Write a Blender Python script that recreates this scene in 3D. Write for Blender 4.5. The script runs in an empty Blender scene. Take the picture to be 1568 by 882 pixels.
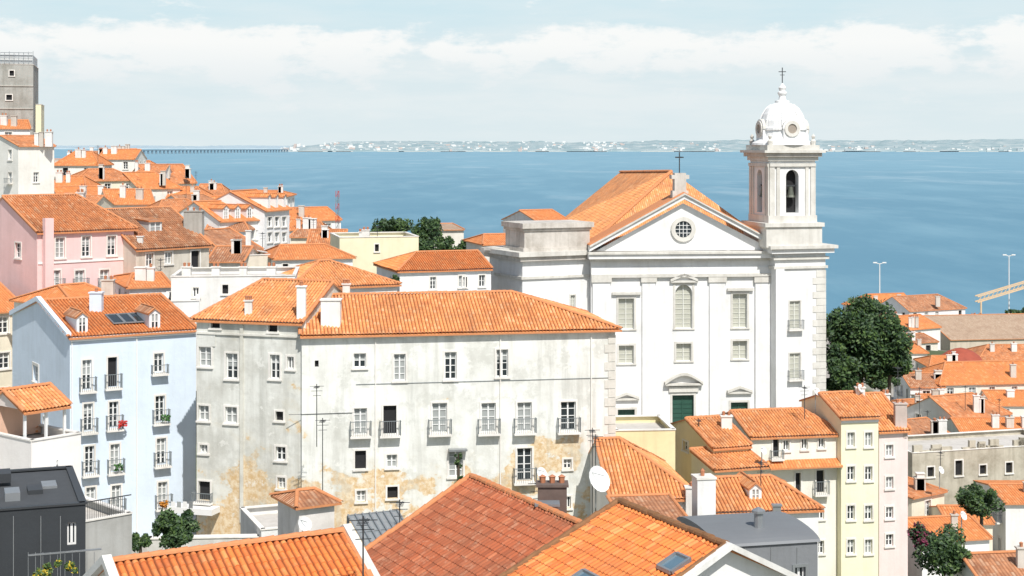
import bpy,bmesh,math,random
from mathutils import Vector,Matrix,noise
R=random.Random(7)
F=2400.0;H=80.0;HY=222.0;CX=784.0
def Z(y,d): return H-(y-HY)*d/F
def P(x,y,d): return Vector(((x-CX)/F*d,d,Z(y,d)))
def G(x,d): return Vector(((x-CX)/F*d,d))
COL=bpy.context.scene.collection
# ---------------------------------------------------------------- materials
def nt(name):
    m=bpy.data.materials.new(name);m.use_nodes=True
    t=m.node_tree;b=t.nodes['Principled BSDF'];return m,t,b
def N(t,ty,**k):
    n=t.nodes.new(ty)
    for a,v in k.items():
        if a[0]=='i' and a[1:].isdigit(): n.inputs[int(a[1:])].default_value=v
        else: setattr(n,a,v)
    return n
def ramp(t,stops,src):
    n=t.nodes.new('ShaderNodeValToRGB');e=n.color_ramp.elements
    while len(e)<len(stops): e.new(0.5)
    for q,(p,c) in zip(e,stops):
        q.position=p;q.color=(c,c,c,1) if isinstance(c,(int,float)) else (*c,1)
    t.links.new(src,n.inputs[0]);return n.outputs[0]
def mix(t,f,a,b,mode='MIX'):
    n=t.nodes.new('ShaderNodeMix');n.data_type='RGBA';n.blend_type=mode
    for s,v in ((n.inputs[0],f),(n.inputs[6],a),(n.inputs[7],b)):
        if isinstance(v,bpy.types.NodeSocket): t.links.new(v,s)
        elif isinstance(v,(int,float)): s.default_value=v
        else: s.default_value=(*v,1)
    return n.outputs[2]
def mth(t,op,a,b=0.0,c=None):
    n=t.nodes.new('ShaderNodeMath');n.operation=op
    for i,v in enumerate((a,b,c)):
        if v is None: continue
        if isinstance(v,bpy.types.NodeSocket): t.links.new(v,n.inputs[i])
        else: n.inputs[i].default_value=v
    return n.outputs[0]
def noisen(t,vec,scale,detail=6,rough=.55,mp=None):
    if mp:
        m=N(t,'ShaderNodeMapping');m.inputs[3].default_value=mp;t.links.new(vec,m.inputs[0]);vec=m.outputs[0]
    n=N(t,'ShaderNodeTexNoise');t.links.new(vec,n.inputs['Vector'])
    n.inputs['Scale'].default_value=scale;n.inputs['Detail'].default_value=detail;n.inputs['Roughness'].default_value=rough
    return n.outputs['Fac']
WC={}
def wallm(col,dirt=.35,ochre=0):
    k=(tuple(col),dirt,ochre)
    if k in WC: return WC[k]
    m,t,b=nt('plaster');o=N(t,'ShaderNodeTexCoord').outputs['Object']
    n1=noisen(t,o,.45,8,.62);n2=noisen(t,o,1.0,6,.6,(1.8,1.8,.16));n3=noisen(t,o,3.0,6,.7)
    dc=tuple(c*f for c,f in zip(col,(.52,.50,.46)))
    f1=ramp(t,[(.42,0.),(.72,1.)],n1);f2=ramp(t,[(.48,0.),(.75,1.)],n2)
    c=mix(t,mth(t,'MULTIPLY',f1,dirt),tuple(col),dc)
    c=mix(t,mth(t,'MULTIPLY',f2,dirt*.8),c,dc)
    c=mix(t,mth(t,'MULTIPLY',ramp(t,[(.45,0.),(.7,1.)],n3),dirt*.35),c,tuple(min(.85,x*1.1) for x in col))
    if ochre:
        sp=N(t,'ShaderNodeSeparateXYZ');t.links.new(o,sp.inputs[0])
        hz=N(t,'ShaderNodeMapRange');t.links.new(sp.outputs[2],hz.inputs[0])
        hz.inputs[1].default_value=65;hz.inputs[2].default_value=55.5;hz.inputs[3].default_value=-.17;hz.inputs[4].default_value=.075
        n4=noisen(t,o,.30,10,.62,(1,1,1.2))
        lx=N(t,'ShaderNodeMapRange');t.links.new(sp.outputs[0],lx.inputs[0]);lx.inputs[1].default_value=-3;lx.inputs[2].default_value=-14;lx.inputs[3].default_value=0.;lx.inputs[4].default_value=.015*ochre
        s=mth(t,'ADD',mth(t,'ADD',n4,hz.outputs[0]),lx.outputs[0])
        fo=ramp(t,[(.49,0.),(.56,1.)],s);f=ramp(t,[(.555,0.),(.575,1.)],s)
        c=mix(t,mth(t,'MULTIPLY',fo,.40),c,(.60,.55,.43))
        c=mix(t,mth(t,'MULTIPLY',f,.9),c,mix(t,ramp(t,[(.4,0.),(.6,1.)],n3),(.58,.38,.17),(.74,.61,.42)))
        n5=noisen(t,o,.5,10,.72);c=mix(t,mth(t,'MULTIPLY',ramp(t,[(.53,0.),(.60,1.)],n5),.42),c,(.47,.47,.42))
        # damp streaks running down the render
        n7=noisen(t,o,1.,8,.65,(.9,.9,.07));c=mix(t,mth(t,'MULTIPLY',ramp(t,[(.53,0.),(.66,1.)],n7),.45),c,(.40,.40,.36))
        n6=noisen(t,o,.8,10,.7);c=mix(t,mth(t,'MULTIPLY',ramp(t,[(.60,0.),(.63,1.)],n6),.55),c,(.80,.79,.74))
    t.links.new(c,b.inputs['Base Color']);b.inputs['Roughness'].default_value=.9
    bp=N(t,'ShaderNodeBump');bp.inputs['Distance'].default_value=.03;bp.inputs['Strength'].default_value=.6
    t.links.new(n3,bp.inputs['Height']);t.links.new(bp.outputs[0],b.inputs['Normal'])
    WC[k]=m;return m
TP=.24;TR=.40
def tilem(name,c1,c2,c3,old=.4,bump=True,pitch=TP,row=TR,chan=.42):
    m,t,b=nt(name)
    uv=N(t,'ShaderNodeTexCoord');sp=N(t,'ShaderNodeSeparateXYZ');t.links.new(uv.outputs['UV'],sp.inputs[0])
    u=mth(t,'DIVIDE',sp.outputs[0],pitch);v=mth(t,'DIVIDE',sp.outputs[1],row)
    cb=N(t,'ShaderNodeCombineXYZ');t.links.new(mth(t,'FLOOR',mth(t,'ADD',u,.25)),cb.inputs[0]);t.links.new(mth(t,'FLOOR',v),cb.inputs[1])
    wn=N(t,'ShaderNodeTexWhiteNoise');wn.noise_dimensions='2D';t.links.new(cb.outputs[0],wn.inputs[0])
    c=ramp(t,[(0.,c1),(.35,c2),(.75,c2),(1.,c3)],wn.outputs[0])
    o=uv.outputs['Object'];n1=noisen(t,o,.5,8,.65);n2=noisen(t,o,2.6,6,.75)
    st=noisen(t,uv.outputs['UV'],1.,5,.6,(2.2,.25,1))
    dk=(.17,.08,.045)
    c=mix(t,mth(t,'MULTIPLY',ramp(t,[(.45,0.),(.70,1.)],n1),old),c,dk)
    c=mix(t,mth(t,'MULTIPLY',ramp(t,[(.50,0.),(.75,1.)],st),old*.8),c,dk)
    c=mix(t,mth(t,'MULTIPLY',ramp(t,[(.52,0.),(.70,1.)],n2),old*.6),c,(.64,.42,.28))
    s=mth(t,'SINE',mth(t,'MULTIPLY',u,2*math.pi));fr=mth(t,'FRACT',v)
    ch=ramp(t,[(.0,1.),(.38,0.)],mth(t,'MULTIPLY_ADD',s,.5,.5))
    c=mix(t,mth(t,'MULTIPLY',ch,min(.9,chan+.25*old)),c,(.20,.06,.025))  # darkens tile channels: shade between covers painted into the colour, along with dirt
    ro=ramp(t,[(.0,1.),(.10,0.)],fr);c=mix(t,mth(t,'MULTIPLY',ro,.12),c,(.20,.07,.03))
    t.links.new(c,b.inputs['Base Color']);b.inputs['Roughness'].default_value=.85
    bp=N(t,'ShaderNodeBump')
    if bump:
        h=mth(t,'SUBTRACT',mth(t,'MULTIPLY',s,.5),mth(t,'MULTIPLY',fr,.5));bp.inputs['Distance'].default_value=.06;bp.inputs['Strength'].default_value=.9
    else:
        h=n2;bp.inputs['Distance'].default_value=.02
    t.links.new(h,bp.inputs['Height']);t.links.new(bp.outputs[0],b.inputs['Normal']);return m
def plain(name,col,rough=.6,metal=0,var=.25,scale=2.):
    m,t,b=nt(name);o=N(t,'ShaderNodeTexCoord').outputs['Object'];n=noisen(t,o,scale,5,.6)
    c=mix(t,mth(t,'MULTIPLY',n,var*2),tuple(col),tuple(x*.45 for x in col))
    t.links.new(c,b.inputs['Base Color']);b.inputs['Roughness'].default_value=rough;b.inputs['Metallic'].default_value=metal;return m
T_NEW=tilem('roof_tiles_orange',(.70,.22,.06),(.80,.27,.08),(.84,.37,.15),.28)
T_MID=tilem('roof_tiles_mixed',(.58,.20,.07),(.72,.27,.10),(.80,.42,.22),.55)
T_OLD=tilem('roof_tiles_weathered',(.42,.17,.075),(.56,.25,.12),(.64,.40,.25),.75)
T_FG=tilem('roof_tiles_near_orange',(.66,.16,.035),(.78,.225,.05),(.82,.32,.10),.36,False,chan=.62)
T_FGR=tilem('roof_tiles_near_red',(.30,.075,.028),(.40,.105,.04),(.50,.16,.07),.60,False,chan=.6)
T_MAIN=tilem('roof_tiles_main',(.68,.25,.085),(.80,.33,.115),(.84,.44,.21),.45,False,chan=.5)
T_WH=tilem('roof_tiles_warehouse',(.44,.32,.22),(.50,.37,.26),(.55,.44,.32),.3)
CAPM=plain('ridge_tile',(.72,.29,.12),.85,0,.4,5)
CAPD=plain('ridge_tile_mossy',(.36,.17,.07),.85,0,.65,4)
STONE=wallm((.70,.68,.62),.5);STONEL=wallm((.78,.75,.70),.4)
GLASS=plain('window_glass',(.035,.045,.05),.12,0,.3,.8)
GLASSM=plain('window_glass_curtain',(.40,.42,.41),.3,0,.3,1.5)
GLASSP=plain('window_shutter_pale',(.54,.54,.46),.5,0,.25,1.5)
DARK=plain('dark_interior',(.02,.02,.022),.9)
WHITE=plain('white_paint',(.80,.80,.78),.5,0,.08)
FRAMEP=plain('pale_window_frame',(.72,.72,.66),.6,0,.15)
GREEN=plain('green_door_paint',(.03,.10,.07),.45,0,.3)
IRON=plain('dark_iron',(.06,.065,.07),.5,.3)
IRONL=plain('grey_iron',(.26,.29,.30),.5,.2)
METAL=plain('grey_metal',(.42,.44,.45),.4,.6)
TERRA=plain('terracotta',(.50,.20,.10),.8)
BRICKD=plain('dark_render',(.18,.13,.11),.9,0,.5,3)
# ---------------------------------------------------------------- mesh helpers
class M:
    def __init__(s): s.v=[];s.f=[];s.uv=[];s.m=[];s.mats=[];s.smooth=False
    def mi(s,mat):
        if mat not in s.mats: s.mats.append(mat)
        return s.mats.index(mat)
    def poly(s,pts,mat,uv=None):
        i=len(s.v);s.v+=[tuple(p) for p in pts];s.f.append(tuple(range(i,i+len(pts))))
        s.uv+=list(uv) if uv else [(0,0)]*len(pts);s.m.append(s.mi(mat))
    def box(s,o,a,b,c,mat):
        q=[o,o+a,o+a+b,o+b,o+c,o+a+c,o+a+b+c,o+b+c]
        for f in ((0,1,2,3),(4,5,6,7),(0,1,5,4),(1,2,6,5),(2,3,7,6),(3,0,4,7)): s.poly([q[i] for i in f],mat)
    def bar(s,p,q,w,mat):
        e=(q-p);n=e.cross(Vector((0,0,1)))
        if n.length<1e-4*max(e.length,1e-6): n=Vector((1,0,0))
        n=n.normalized()*w;k=e.cross(n).normalized()*w
        s.box(p-n/2-k/2,n,k,e,mat)
    def lathe(s,c,prof,seg,mat,rot=0):
        for (r1,z1),(r2,z2) in zip(prof,prof[1:]):
            for i in range(seg):
                a=rot+2*math.pi*i/seg;b=rot+2*math.pi*(i+1)/seg
                s.poly([Vector((c.x+r1*math.cos(a),c.y+r1*math.sin(a),z1)),Vector((c.x+r1*math.cos(b),c.y+r1*math.sin(b),z1)),
                        Vector((c.x+r2*math.cos(b),c.y+r2*math.sin(b),z2)),Vector((c.x+r2*math.cos(a),c.y+r2*math.sin(a),z2))],mat)
    def obj(s,name):
        me=bpy.data.meshes.new(name);me.from_pydata(s.v,[],s.f)
        for m in s.mats: me.materials.append(m)
        me.polygons.foreach_set('material_index',s.m)
        l=me.uv_layers.new(name='UVMap');fl=[]
        for u in s.uv: fl+=[u[0],u[1]]
        l.data.foreach_set('uv',fl)
        if s.smooth: me.polygons.foreach_set('use_smooth',[True]*len(s.f))
        me.update();o=bpy.data.objects.new(name,me);COL.objects.link(o);return o
class Bd:
    def __init__(s,name): s.name=name;s.parts={}
    def p(s,n):
        if n not in s.parts: s.parts[n]=M()
        return s.parts[n]
    def done(s):
        vs=[v for m in s.parts.values() for v in m.v]
        if not vs: return
        lo=Vector((sum(v[0] for v in vs)/len(vs),sum(v[1] for v in vs)/len(vs),min(v[2] for v in vs)))
        e=bpy.data.objects.new(s.name,None);e.location=lo;e.empty_display_size=1;COL.objects.link(e)
        for n,m in s.parts.items():
            if m.f:
                o=m.obj(n);o.parent=e;o.matrix_parent_inverse=Matrix.Translation(-lo)
        return e
class W:
    def __init__(s,A,B):
        s.A=Vector(A);d=Vector(B)-s.A;s.L=d.length;s.d=d/s.L;s.n=Vector((s.d.y,-s.d.x))
    def pt(s,t,z,o=0.):
        q=s.A+s.d*t+s.n*o;return Vector((q.x,q.y,z))
    def px(s,x):
        k=(x-CX)/F;t=(s.A.x-k*s.A.y)/(k*s.d.y-s.d.x);return t,s.A.y+s.d.y*t
    def pz(s,x,y):
        t,dd=s.px(x);return t,Z(y,dd)
    def box(s,m,t1,t2,z1,z2,o1,o2,mat):
        o=s.pt(t1,z1,o1);m.box(o,s.pt(t2,z1,o1)-o,s.pt(t1,z1,o2)-o,Vector((0,0,z2-z1)),mat)
    def pbox(s,m,x1,x2,y1,y2,o1,o2,mat):
        ta,_=s.px(x1);tb,_=s.px(x2);_,d=s.px((x1+x2)/2);s.box(m,ta,tb,Z(y2,d),Z(y1,d),o1,o2,mat)
def window(b,w,t1,t2,z1,z2,ty,wm,sm,rec=.22):
    fr=b.p('window_frames');g=b.p('windows');wd=t2-t1;ht=z2-z1
    for q in (((t1,z1),(t2,z1)),((t2,z1),(t2,z2)),((t2,z2),(t1,z2)),((t1,z2),(t1,z1))):
        (a,c),(d,e)=q;b.p('walls').poly([w.pt(a,c),w.pt(d,e),w.pt(d,e,-rec),w.pt(a,c,-rec)],wm)
    gm=GLASS
    if 'p' in ty: gm=GLASSP
    elif 'm' in ty: gm=GLASSM
    elif 'o' in ty: gm=DARK
    elif 'g' in ty: gm=GREEN
    elif R.random()<.25 and 'w' in ty: gm=GLASSM
    g.poly([w.pt(t1,z1,-rec),w.pt(t2,z1,-rec),w.pt(t2,z2,-rec),w.pt(t1,z2,-rec)],gm)
    if gm is GLASS and R.random()<.45 and wd>.5:   # half-drawn blind or curtain behind the glass
        f=R.uniform(.25,.6);g.poly([w.pt(t1,z2-ht*f,-rec+.001),w.pt(t2,z2-ht*f,-rec+.001),w.pt(t2,z2,-rec+.001),w.pt(t1,z2,-rec+.001)],GLASSM)
    fm=FRAMEP if 'p' in ty else (GREEN if 'g' in ty else WHITE)
    if 'o' not in ty:
        e=.07;a,c=-rec+.002,-rec+.07
        w.box(fr,t1,t1+e,z1,z2,a,c,fm);w.box(fr,t2-e,t2,z1,z2,a,c,fm)
        w.box(fr,t1+e,t2-e,z1,z1+e,a,c,fm);w.box(fr,t1+e,t2-e,z2-e,z2,a,c,fm)
        mt=(t1+t2)/2;w.box(fr,mt-.05,mt+.05,z1+e,z2-e,a,c+.01,fm)
        nr=max(2,int(round(ht/.5)))
        if wd>.5:
            for i in range(1,nr):
                zz=z1+ht*i/nr;w.box(fr,t1+e,mt-.05,zz-.022,zz+.022,a,c-.02,fm);w.box(fr,mt+.05,t2-e,zz-.022,zz+.022,a,c-.02,fm)
    if 's' not in ty:
        tr=b.p('window_surrounds');k=.12 if wd<1.4 else .22
        w.box(tr,t1-k,t1,z1-.02,z2+k,.002,.05,sm);w.box(tr,t2,t2+k,z1-.02,z2+k,.002,.05,sm)
        w.box(tr,t1,t2,z2,z2+k,.002,.05,sm);w.box(tr,t1-k-.04,t2+k+.04,z1-.14,z1-.02,.002,.12,sm)
    if 'a' in ty:
        r=wd/2;c=(t1+t2)/2;n=10;mw=b.p('walls')
        for i in range(n):
            a1=math.pi*i/n;a2=math.pi*(i+1)/n
            p1=(c+r*math.cos(a1),z2-r+r*math.sin(a1));p2=(c+r*math.cos(a2),z2-r+r*math.sin(a2))
            mw.poly([w.pt(p1[0],p1[1],.0),w.pt(p2[0],p2[1],.0),w.pt(p2[0],z2,.0),w.pt(p1[0],z2,.0)],wm)
            mw.poly([w.pt(p1[0],p1[1]),w.pt(p2[0],p2[1]),w.pt(p2[0],p2[1],-rec),w.pt(p1[0],p1[1],-rec)],wm)
    if 'b' in ty:
        bl=b.p('balconies');ex=.28;pr=.55;zb=z1-.05;hh=.95 if ht>1.6 else .6
        w.box(bl,t1-ex,t2+ex,zb-.16,zb-.03,.13,pr,STONEL)
        n=max(4,int((wd+2*ex)/.15))
        for i in range(n+1):
            tt=t1-ex+.03+(wd+2*ex-.06)*i/n;w.box(bl,tt-.010,tt+.010,zb-.03,zb+hh,pr-.05,pr-.03,IRONL)
        for ss in (t1-ex+.02,t2+ex-.05):
            for i in range(4): w.box(bl,ss,ss+.02,zb-.03,zb+hh,.12+i*.1,.14+i*.1,IRONL)
            w.box(bl,ss,ss+.03,zb+hh,zb+hh+.04,.06,pr,IRONL)
        w.box(bl,t1-ex,t2+ex,zb+hh+.001,zb+hh+.042,pr-.06,pr-.01,IRONL)
def wall(b,w,z0,z1,wins,wm,sm,loc=(),rec=.22):
    hs=[]
    for x in wins:
        cx,y1,y2,ww,ty=x;t1,_=w.px(cx-ww/2);t2,_=w.px(cx+ww/2);_,d=w.px(cx);hs.append((t1,t2,Z(y2,d),Z(y1,d),ty))
    hs+=list(loc);hs=[h for h in hs if h[0]>.05 and h[1]<w.L-.05 and h[2]>z0 and h[3]<z1-.02]
    ts=sorted({0.,w.L}|{h[0] for h in hs}|{h[1] for h in hs});zs=sorted({z0,z1}|{h[2] for h in hs}|{h[3] for h in hs})
    m=b.p('walls')
    for i in range(len(ts)-1):
        for j in range(len(zs)-1):
            ct=(ts[i]+ts[i+1])/2;cz=(zs[j]+zs[j+1])/2
            if any(h[0]<ct<h[1] and h[2]<cz<h[3] for h in hs): continue
            m.poly([w.pt(ts[i],zs[j]),w.pt(ts[i+1],zs[j]),w.pt(ts[i+1],zs[j+1]),w.pt(ts[i],zs[j+1])],wm)
    for h in hs: window(b,w,*h,wm,sm,rec)
def autow(w,z0,z1,sp=2.7,wd=.95,ht=1.35):
    out=[];n=int((w.L-.8)/sp)
    if n<1: return out
    z=z1-.55-ht;k=0
    while z>z0+1 and k<5:
        for i in range(n):
            if R.random()<.12: continue
            c=w.L*(i+.5)/n+R.uniform(-.15,.15);ww=wd*R.uniform(.8,1.05);ty=R.choice(['w','w','w','o','wb','m'])
            out.append((c-ww/2,c+ww/2,z,z+ht,ty))
        z-=3.0;k+=1
    return out
def cap(m,p,q,r,mat,near):
    e=q-p;L=e.length
    if L<.1: return
    e=e/L;sd=e.cross(Vector((0,0,1))).normalized();up=sd.cross(e)
    n=max(1,int(L/.42)) if near else 1
    for i in range(n):
        j1=sd*R.uniform(-.015,.015)+up*R.uniform(-.01,.012) if near else sd*0
        a=p+e*(L*i/n)+j1;c=p+e*(L*(i+1)/n)+j1;r1=r;r2=r*(1.22 if near else 1)
        o=[]
        for pt,rr in ((a,r1),(c,r2)):
            o.append([pt+sd*rr*math.cos(t)+up*rr*math.sin(t)*.9 for t in (0,.6,1.2,1.94,2.54,math.pi)])
        for k in range(5): m.poly([o[0][k],o[0][k+1],o[1][k+1],o[1][k]],mat)
        m.poly(o[1],mat)
def roofface(b,pts,mat,tiled=False,th=.12,rim=None):
    m=b.p('roof');e=(pts[1]-pts[0]).normalized();n=e.cross(pts[2]-pts[1]).normalized()
    if n.z<0: n=-n
    s=n.cross(e)
    if s.z<0: s=-s
    o=pts[0];uv=lambda p:((p-o).dot(e)+48,(p-o).dot(s)+48)
    dn=Vector((0,0,-th));rim=rim or CAPM
    lift=Vector((0,0,-.085)) if tiled else Vector((0,0,0))
    m.poly([p+lift for p in pts],mat,[uv(p) for p in pts])
    k=len(pts)
    for i in range(k):
        a,c=pts[i]+lift,pts[(i+1)%k]+lift;m.poly([a,c,c+dn,a+dn],rim)
    m.poly([p+dn+lift for p in pts],STONE)
    if tiled:
        us=[(p-o).dot(e) for p in pts];vs=[(p-o).dot(s) for p in pts]
        sp=8;u0=math.floor((min(us)-.1)/TP)*TP;u1,v1=max(us)+.1,max(vs)+.1;nu=int((u1-u0)/TP*sp)+1
        bm=bmesh.new();rows=[];r=0;v=0.
        prof=[.115*abs(math.sin(math.pi*(q/8-.75)))**.8-.06 for q in range(8)]
        while v<v1:
            for (vv,hh) in ((v,.030),(v+TR-.01,.0)):
                row=[]
                for i in range(nu+1):
                    u=u0+i*TP/sp
                    jt=(hash(((i+2)//sp,r))%100)/100.*.016
                    sag=.06*noise.noise(Vector((u*.35,vv*.35,o.x)))
                    row.append(bm.verts.new(o+e*u+s*vv+n*(prof[i%8]+hh+jt+sag)))
                rows.append(row)
            v+=TR;r+=1
        for a,c in zip(rows,rows[1:]):
            for i in range(nu): bm.faces.new((a[i],a[i+1],c[i+1],c[i]))
        cen=sum(pts,Vector())/k
        for i in range(k):
            a,c=pts[i],pts[(i+1)%k];pn=(c-a).cross(n).normalized()
            if pn.dot(cen-a)>0: pn=-pn
            bmesh.ops.bisect_plane(bm,geom=bm.verts[:]+bm.edges[:]+bm.faces[:],plane_co=a+pn*.02,plane_no=pn,clear_outer=True)
        for f in bm.faces: 
            q=[v.co.copy() for v in f.verts];m.poly(q,mat,[uv(p) for p in q])
        bm.free()
def roof(b,C4,zt,rh,hl=0,hr=0,t=.5,ov=.3,mat=T_NEW,tiled=False,wm=None,near=False,capm=None,cr=.13):
    A,B,C,D=C4;dr=(B-A).normalized();bk=(D-A).normalized();dp=(D-A).length
    capm=capm or CAPM
    v3=lambda p,z:Vector((p.x,p.y,z))
    Rl=A+(D-A)*t+dr*hl;Rr=B+(C-B)*t-dr*hr;zr=zt+rh
    if wm:
        if hl==0: b.p('walls').poly([v3(A,zt),v3(D,zt)]+([v3(D,zr)] if t==1 else [])+([v3(Rl,zr)] if t<1 else []),wm)
        if hr==0: b.p('walls').poly([v3(B,zt),v3(C,zt)]+([v3(C,zr)] if t==1 else [])+([v3(Rr,zr)] if t<1 else []),wm)
        if t==1: b.p('walls').poly([v3(C,zt),v3(D,zt),v3(D,zr),v3(C,zr)],wm)
    sf=rh/(t*dp);ze=zt-ov*sf+.03;sl=ov if hl else .12;sr=ov if hr else .12
    A_=A-bk*ov-dr*sl;B_=B-bk*ov+dr*sr
    Rl_=v3(Rl-(dr*sl if not hl else dr*0),zr+.03);Rr_=v3(Rr+(dr*sr if not hr else dr*0),zr+.03)
    D_=D+bk*ov-dr*sl;C_=C+bk*ov+dr*sr
    a,bb,c,d=v3(A_,ze),v3(B_,ze),v3(C_,ze),v3(D_,ze)
    fp=[a,bb,Rr_,Rl_] if (Rr_-Rl_).length>.05 else [a,bb,Rr_]
    roofface(b,fp,mat,tiled)
    if t<1:
        roofface(b,[c,d,Rl_,Rr_] if (Rr_-Rl_).length>.05 else [c,d,Rl_],mat,False)
        if hl: roofface(b,[d,a,Rl_],mat,tiled)
        if hr: roofface(b,[bb,c,Rr_],mat,tiled)
    r=b.p('ridge_tiles');up=Vector((0,0,.04 if tiled else 0.01))
    cap(r,Rl_+up,Rr_+up,cr,capm,near)
    for p,q,h in ((a,Rl_,1),(d,Rl_,hl),(bb,Rr_,1),(c,Rr_,hr)):
        if h: cap(r,p+up,q+up,cr*.9,capm,near)
def chimney(b,x,y,d,w,h,mat=None,pots=2):
    """y = pixel row of the chimney foot"""
    mat=mat or wallm((.76,.74,.70),.5);c=P(x,y,d);m=b.p('chimneys')
    m.box(c+Vector((-w/2,0,-.8)),Vector((w,0,0)),Vector((0,w*.7,0)),Vector((0,0,h+.8)),mat)
    m.box(c+Vector((-w/2-.07,-.07,h)),Vector((w+.14,0,0)),Vector((0,w*.7+.14,0)),Vector((0,0,.09)),mat)
    for i in range(pots):
        q=c+Vector((-w/2+w*(i+.5)/pots,w*.35,0));m.lathe(q,[(.10,q.z+h+.09),(.12,q.z+h+.3),(.15,q.z+h+.33),(.0,q.z+h+.42)],6,TERRA)
def dormer(b,w,x,y1,y2,wpx,o,dep,wm,mat,gab=True,bar='w'):
    """small gabled dormer; front face lies o metres in/out of wall plane w"""
    w2=W(w.pt(0,0,o).xy,w.pt(w.L,0,o).xy);t,d=w2.px(x);hw=wpx*d/F/2;z1,z2=Z(y2,d),Z(y1,d)
    fa=W(w2.pt(t-hw,0).xy,w2.pt(t+hw,0).xy)
    wall(b,fa,z1-.3,z2,(),wm,STONEL,loc=[(.12,fa.L-.12,z1,z2-.08,bar+'s')],rec=.08)
    m=b.p('walls')
    for tt in (0,fa.L): m.poly([fa.pt(tt,z1-.3),fa.pt(tt,z2),fa.pt(tt,z2,-dep),fa.pt(tt,z1-.3,-dep)],wm)
    rr=hw*.8 if gab else .15
    C4=[fa.pt(0,0,-dep).xy,fa.pt(0,0).xy,fa.pt(fa.L,0).xy,fa.pt(fa.L,0,-dep).xy]
    if gab: roof(b,C4,z2,rr,0,0,.5,.12,mat,False,wm,cr=.07)
    else: roof(b,[fa.pt(0,0).xy,fa.pt(fa.L,0).xy,fa.pt(fa.L,0,-dep).xy,fa.pt(0,0,-dep).xy],z2,.2,0,0,1,.15,mat,False,wm,cr=.05)
def bld(name,xA,dA,xB,dB,dep,yt,yb,col,yr=None,rh=None,kind='x',hl=0,hr=0,t=.5,wins=(),lw=(),rw=(),mat=None,tiled=False,near=False,
        dirt=.3,ochre=0,auto=False,ov=.3,finish=True,sm=None,capm=None,rec=.22,alw=False,para=.5):
    b=Bd(name);A=G(xA,dA);B=G(xB,dB);w=W(A,B);bk=-w.n;D=A+bk*dep;C=B+bk*dep;zt=Z(yt,dA);zb=Z(yb,dA)
    wm=wallm(col,dirt,ochre);sm=sm or STONEL;mat=mat or T_NEW
    wl=W(D,A);wr=W(B,C);wb=W(C,D)
    wall(b,w,zb,zt,wins,wm,sm,loc=autow(w,zb,zt) if auto else (),rec=rec)
    wall(b,wl,zb,zt,lw,wm,sm,loc=autow(wl,zb,zt) if (auto or alw) else ());wall(b,wr,zb,zt,rw,wm,sm,loc=autow(wr,zb,zt) if (auto or alw) else ())
    wall(b,wb,zb,zt,(),wm,sm)
    if kind in('x','y'):
        if rh is None:
            mp=(A+B)/2+bk*dep*(t if kind=='x' else .5);rh=max(.4,Z(yr,mp.y)-zt)
        c4=[A,B,C,D] if kind=='x' else [D,A,B,C]
        roof(b,c4,zt,rh,hl,hr,t,ov,mat,tiled,wm,near,capm)
        tr=b.p('eaves');w.box(tr,0.003,w.L-.003,zt-.22,zt-.06,.003,.14,sm)
    else:
        m=b.p('flat_roof');v=lambda p,z:Vector((p.x,p.y,z))
        m.poly([v(p,zt-para) for p in (A,B,C,D)],wallm((.55,.52,.48),.5))
        for q in (w,wl,wr,wb): q.box(m,0.01,q.L-.01,zt,zt+.08,-.25,.06,sm)
    b.w=w;b.wl=wl;b.wr=wr;b.zt=zt;b.zb=zb;b.rh=rh;b.wm=wm;b.bk=bk;b.dep=dep
    if finish: b.done()
    return b
# ---------------------------------------------------------------- central white building
MW=(.78,.785,.74)
wn=[(551,541,563,19,'w'),(612,542,583,18,'w'),(690,539,581,18,'w'),(769,535,577,18,'w'),
 (552,625,665,20,'mb'),(597,621,664,20,'ob'),(673,617,662,23,'mb'),(748,617,661,22,'wb'),(803,616,660,22,'wb'),(870,615,659,23,'wb'),
 (552,690,718,17,'o'),(600,696,716,16,'w'),(698,690,730,22,'w'),(803,686,736,23,'wb'),(869,703,718,12,'w'),
 (553,751,768,14,'w'),(601,745,763,16,'o'),(869,760,778,10,'w'),(485,552,562,6,'os')]
b=bld('central_apartment_block',462,105,942,108.8,10,510,900,MW,rh=2.0,hr=6.4,wins=wn,mat=T_MAIN,tiled=True,near=True,dirt=.5,ochre=1,finish=False,ov=.4)
w=b.w;tr=b.p('trim')
for i in range(22):
    z=b.zt-.6-i*.62
    w.box(tr,w.L-(.75 if i%2 else .5),w.L+.03,z-.58,z,.003,.05,STONE)
for x in (766,575,905): w.pbox(b.p('drainpipes'),x-.8,x+.8,512,800,.01,.10,STONEL)
w.pbox(b.p('cables'),442,545,633,633.6,.02,.05,IRON);w.pbox(b.p('cables'),545,935,583,583.6,.02,.05,IRONL)
chimney(b,506,508,106,1.3,2.1,wallm((.8,.8,.76),.3),0);chimney(b,461,508,105.5,.6,3.0,wallm((.8,.8,.76),.3),1)
chimney(b,530,447,110.5,.5,.5)
w.pbox(b.p('awning'),686,714,686,689,.05,.6,METAL)
b.done()
wn=[(314,531,561,19,'w'),(355,541,580,18,'w'),(421,543,580,15,'w'),(445,546,565,10,'w'),(312,621,644,16,'w'),(354,623,648,18,'w'),(428,630,644,12,'o'),
 (312,681,694,12,'w'),(430,684,705,15,'w'),(431,731,748,12,'w'),(313,737,766,18,'ob'),(330,489,502,14,'o'),(418,494,508,14,'o')]
b=bld('weathered_apartment_house',301,107.6,462,105.3,10,486,900,(.70,.70,.65),rh=2.2,hl=2.6,wins=wn,mat=T_MAIN,tiled=True,near=True,dirt=.75,ochre=1.6,finish=False,ov=.3)
w=b.w
w.pbox(b.p('trim'),301,461,511,514,.003,.12,STONE)
w.pbox(b.p('trim'),368,373,490,800,.01,.10,wallm((.68,.67,.60),.8))
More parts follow.
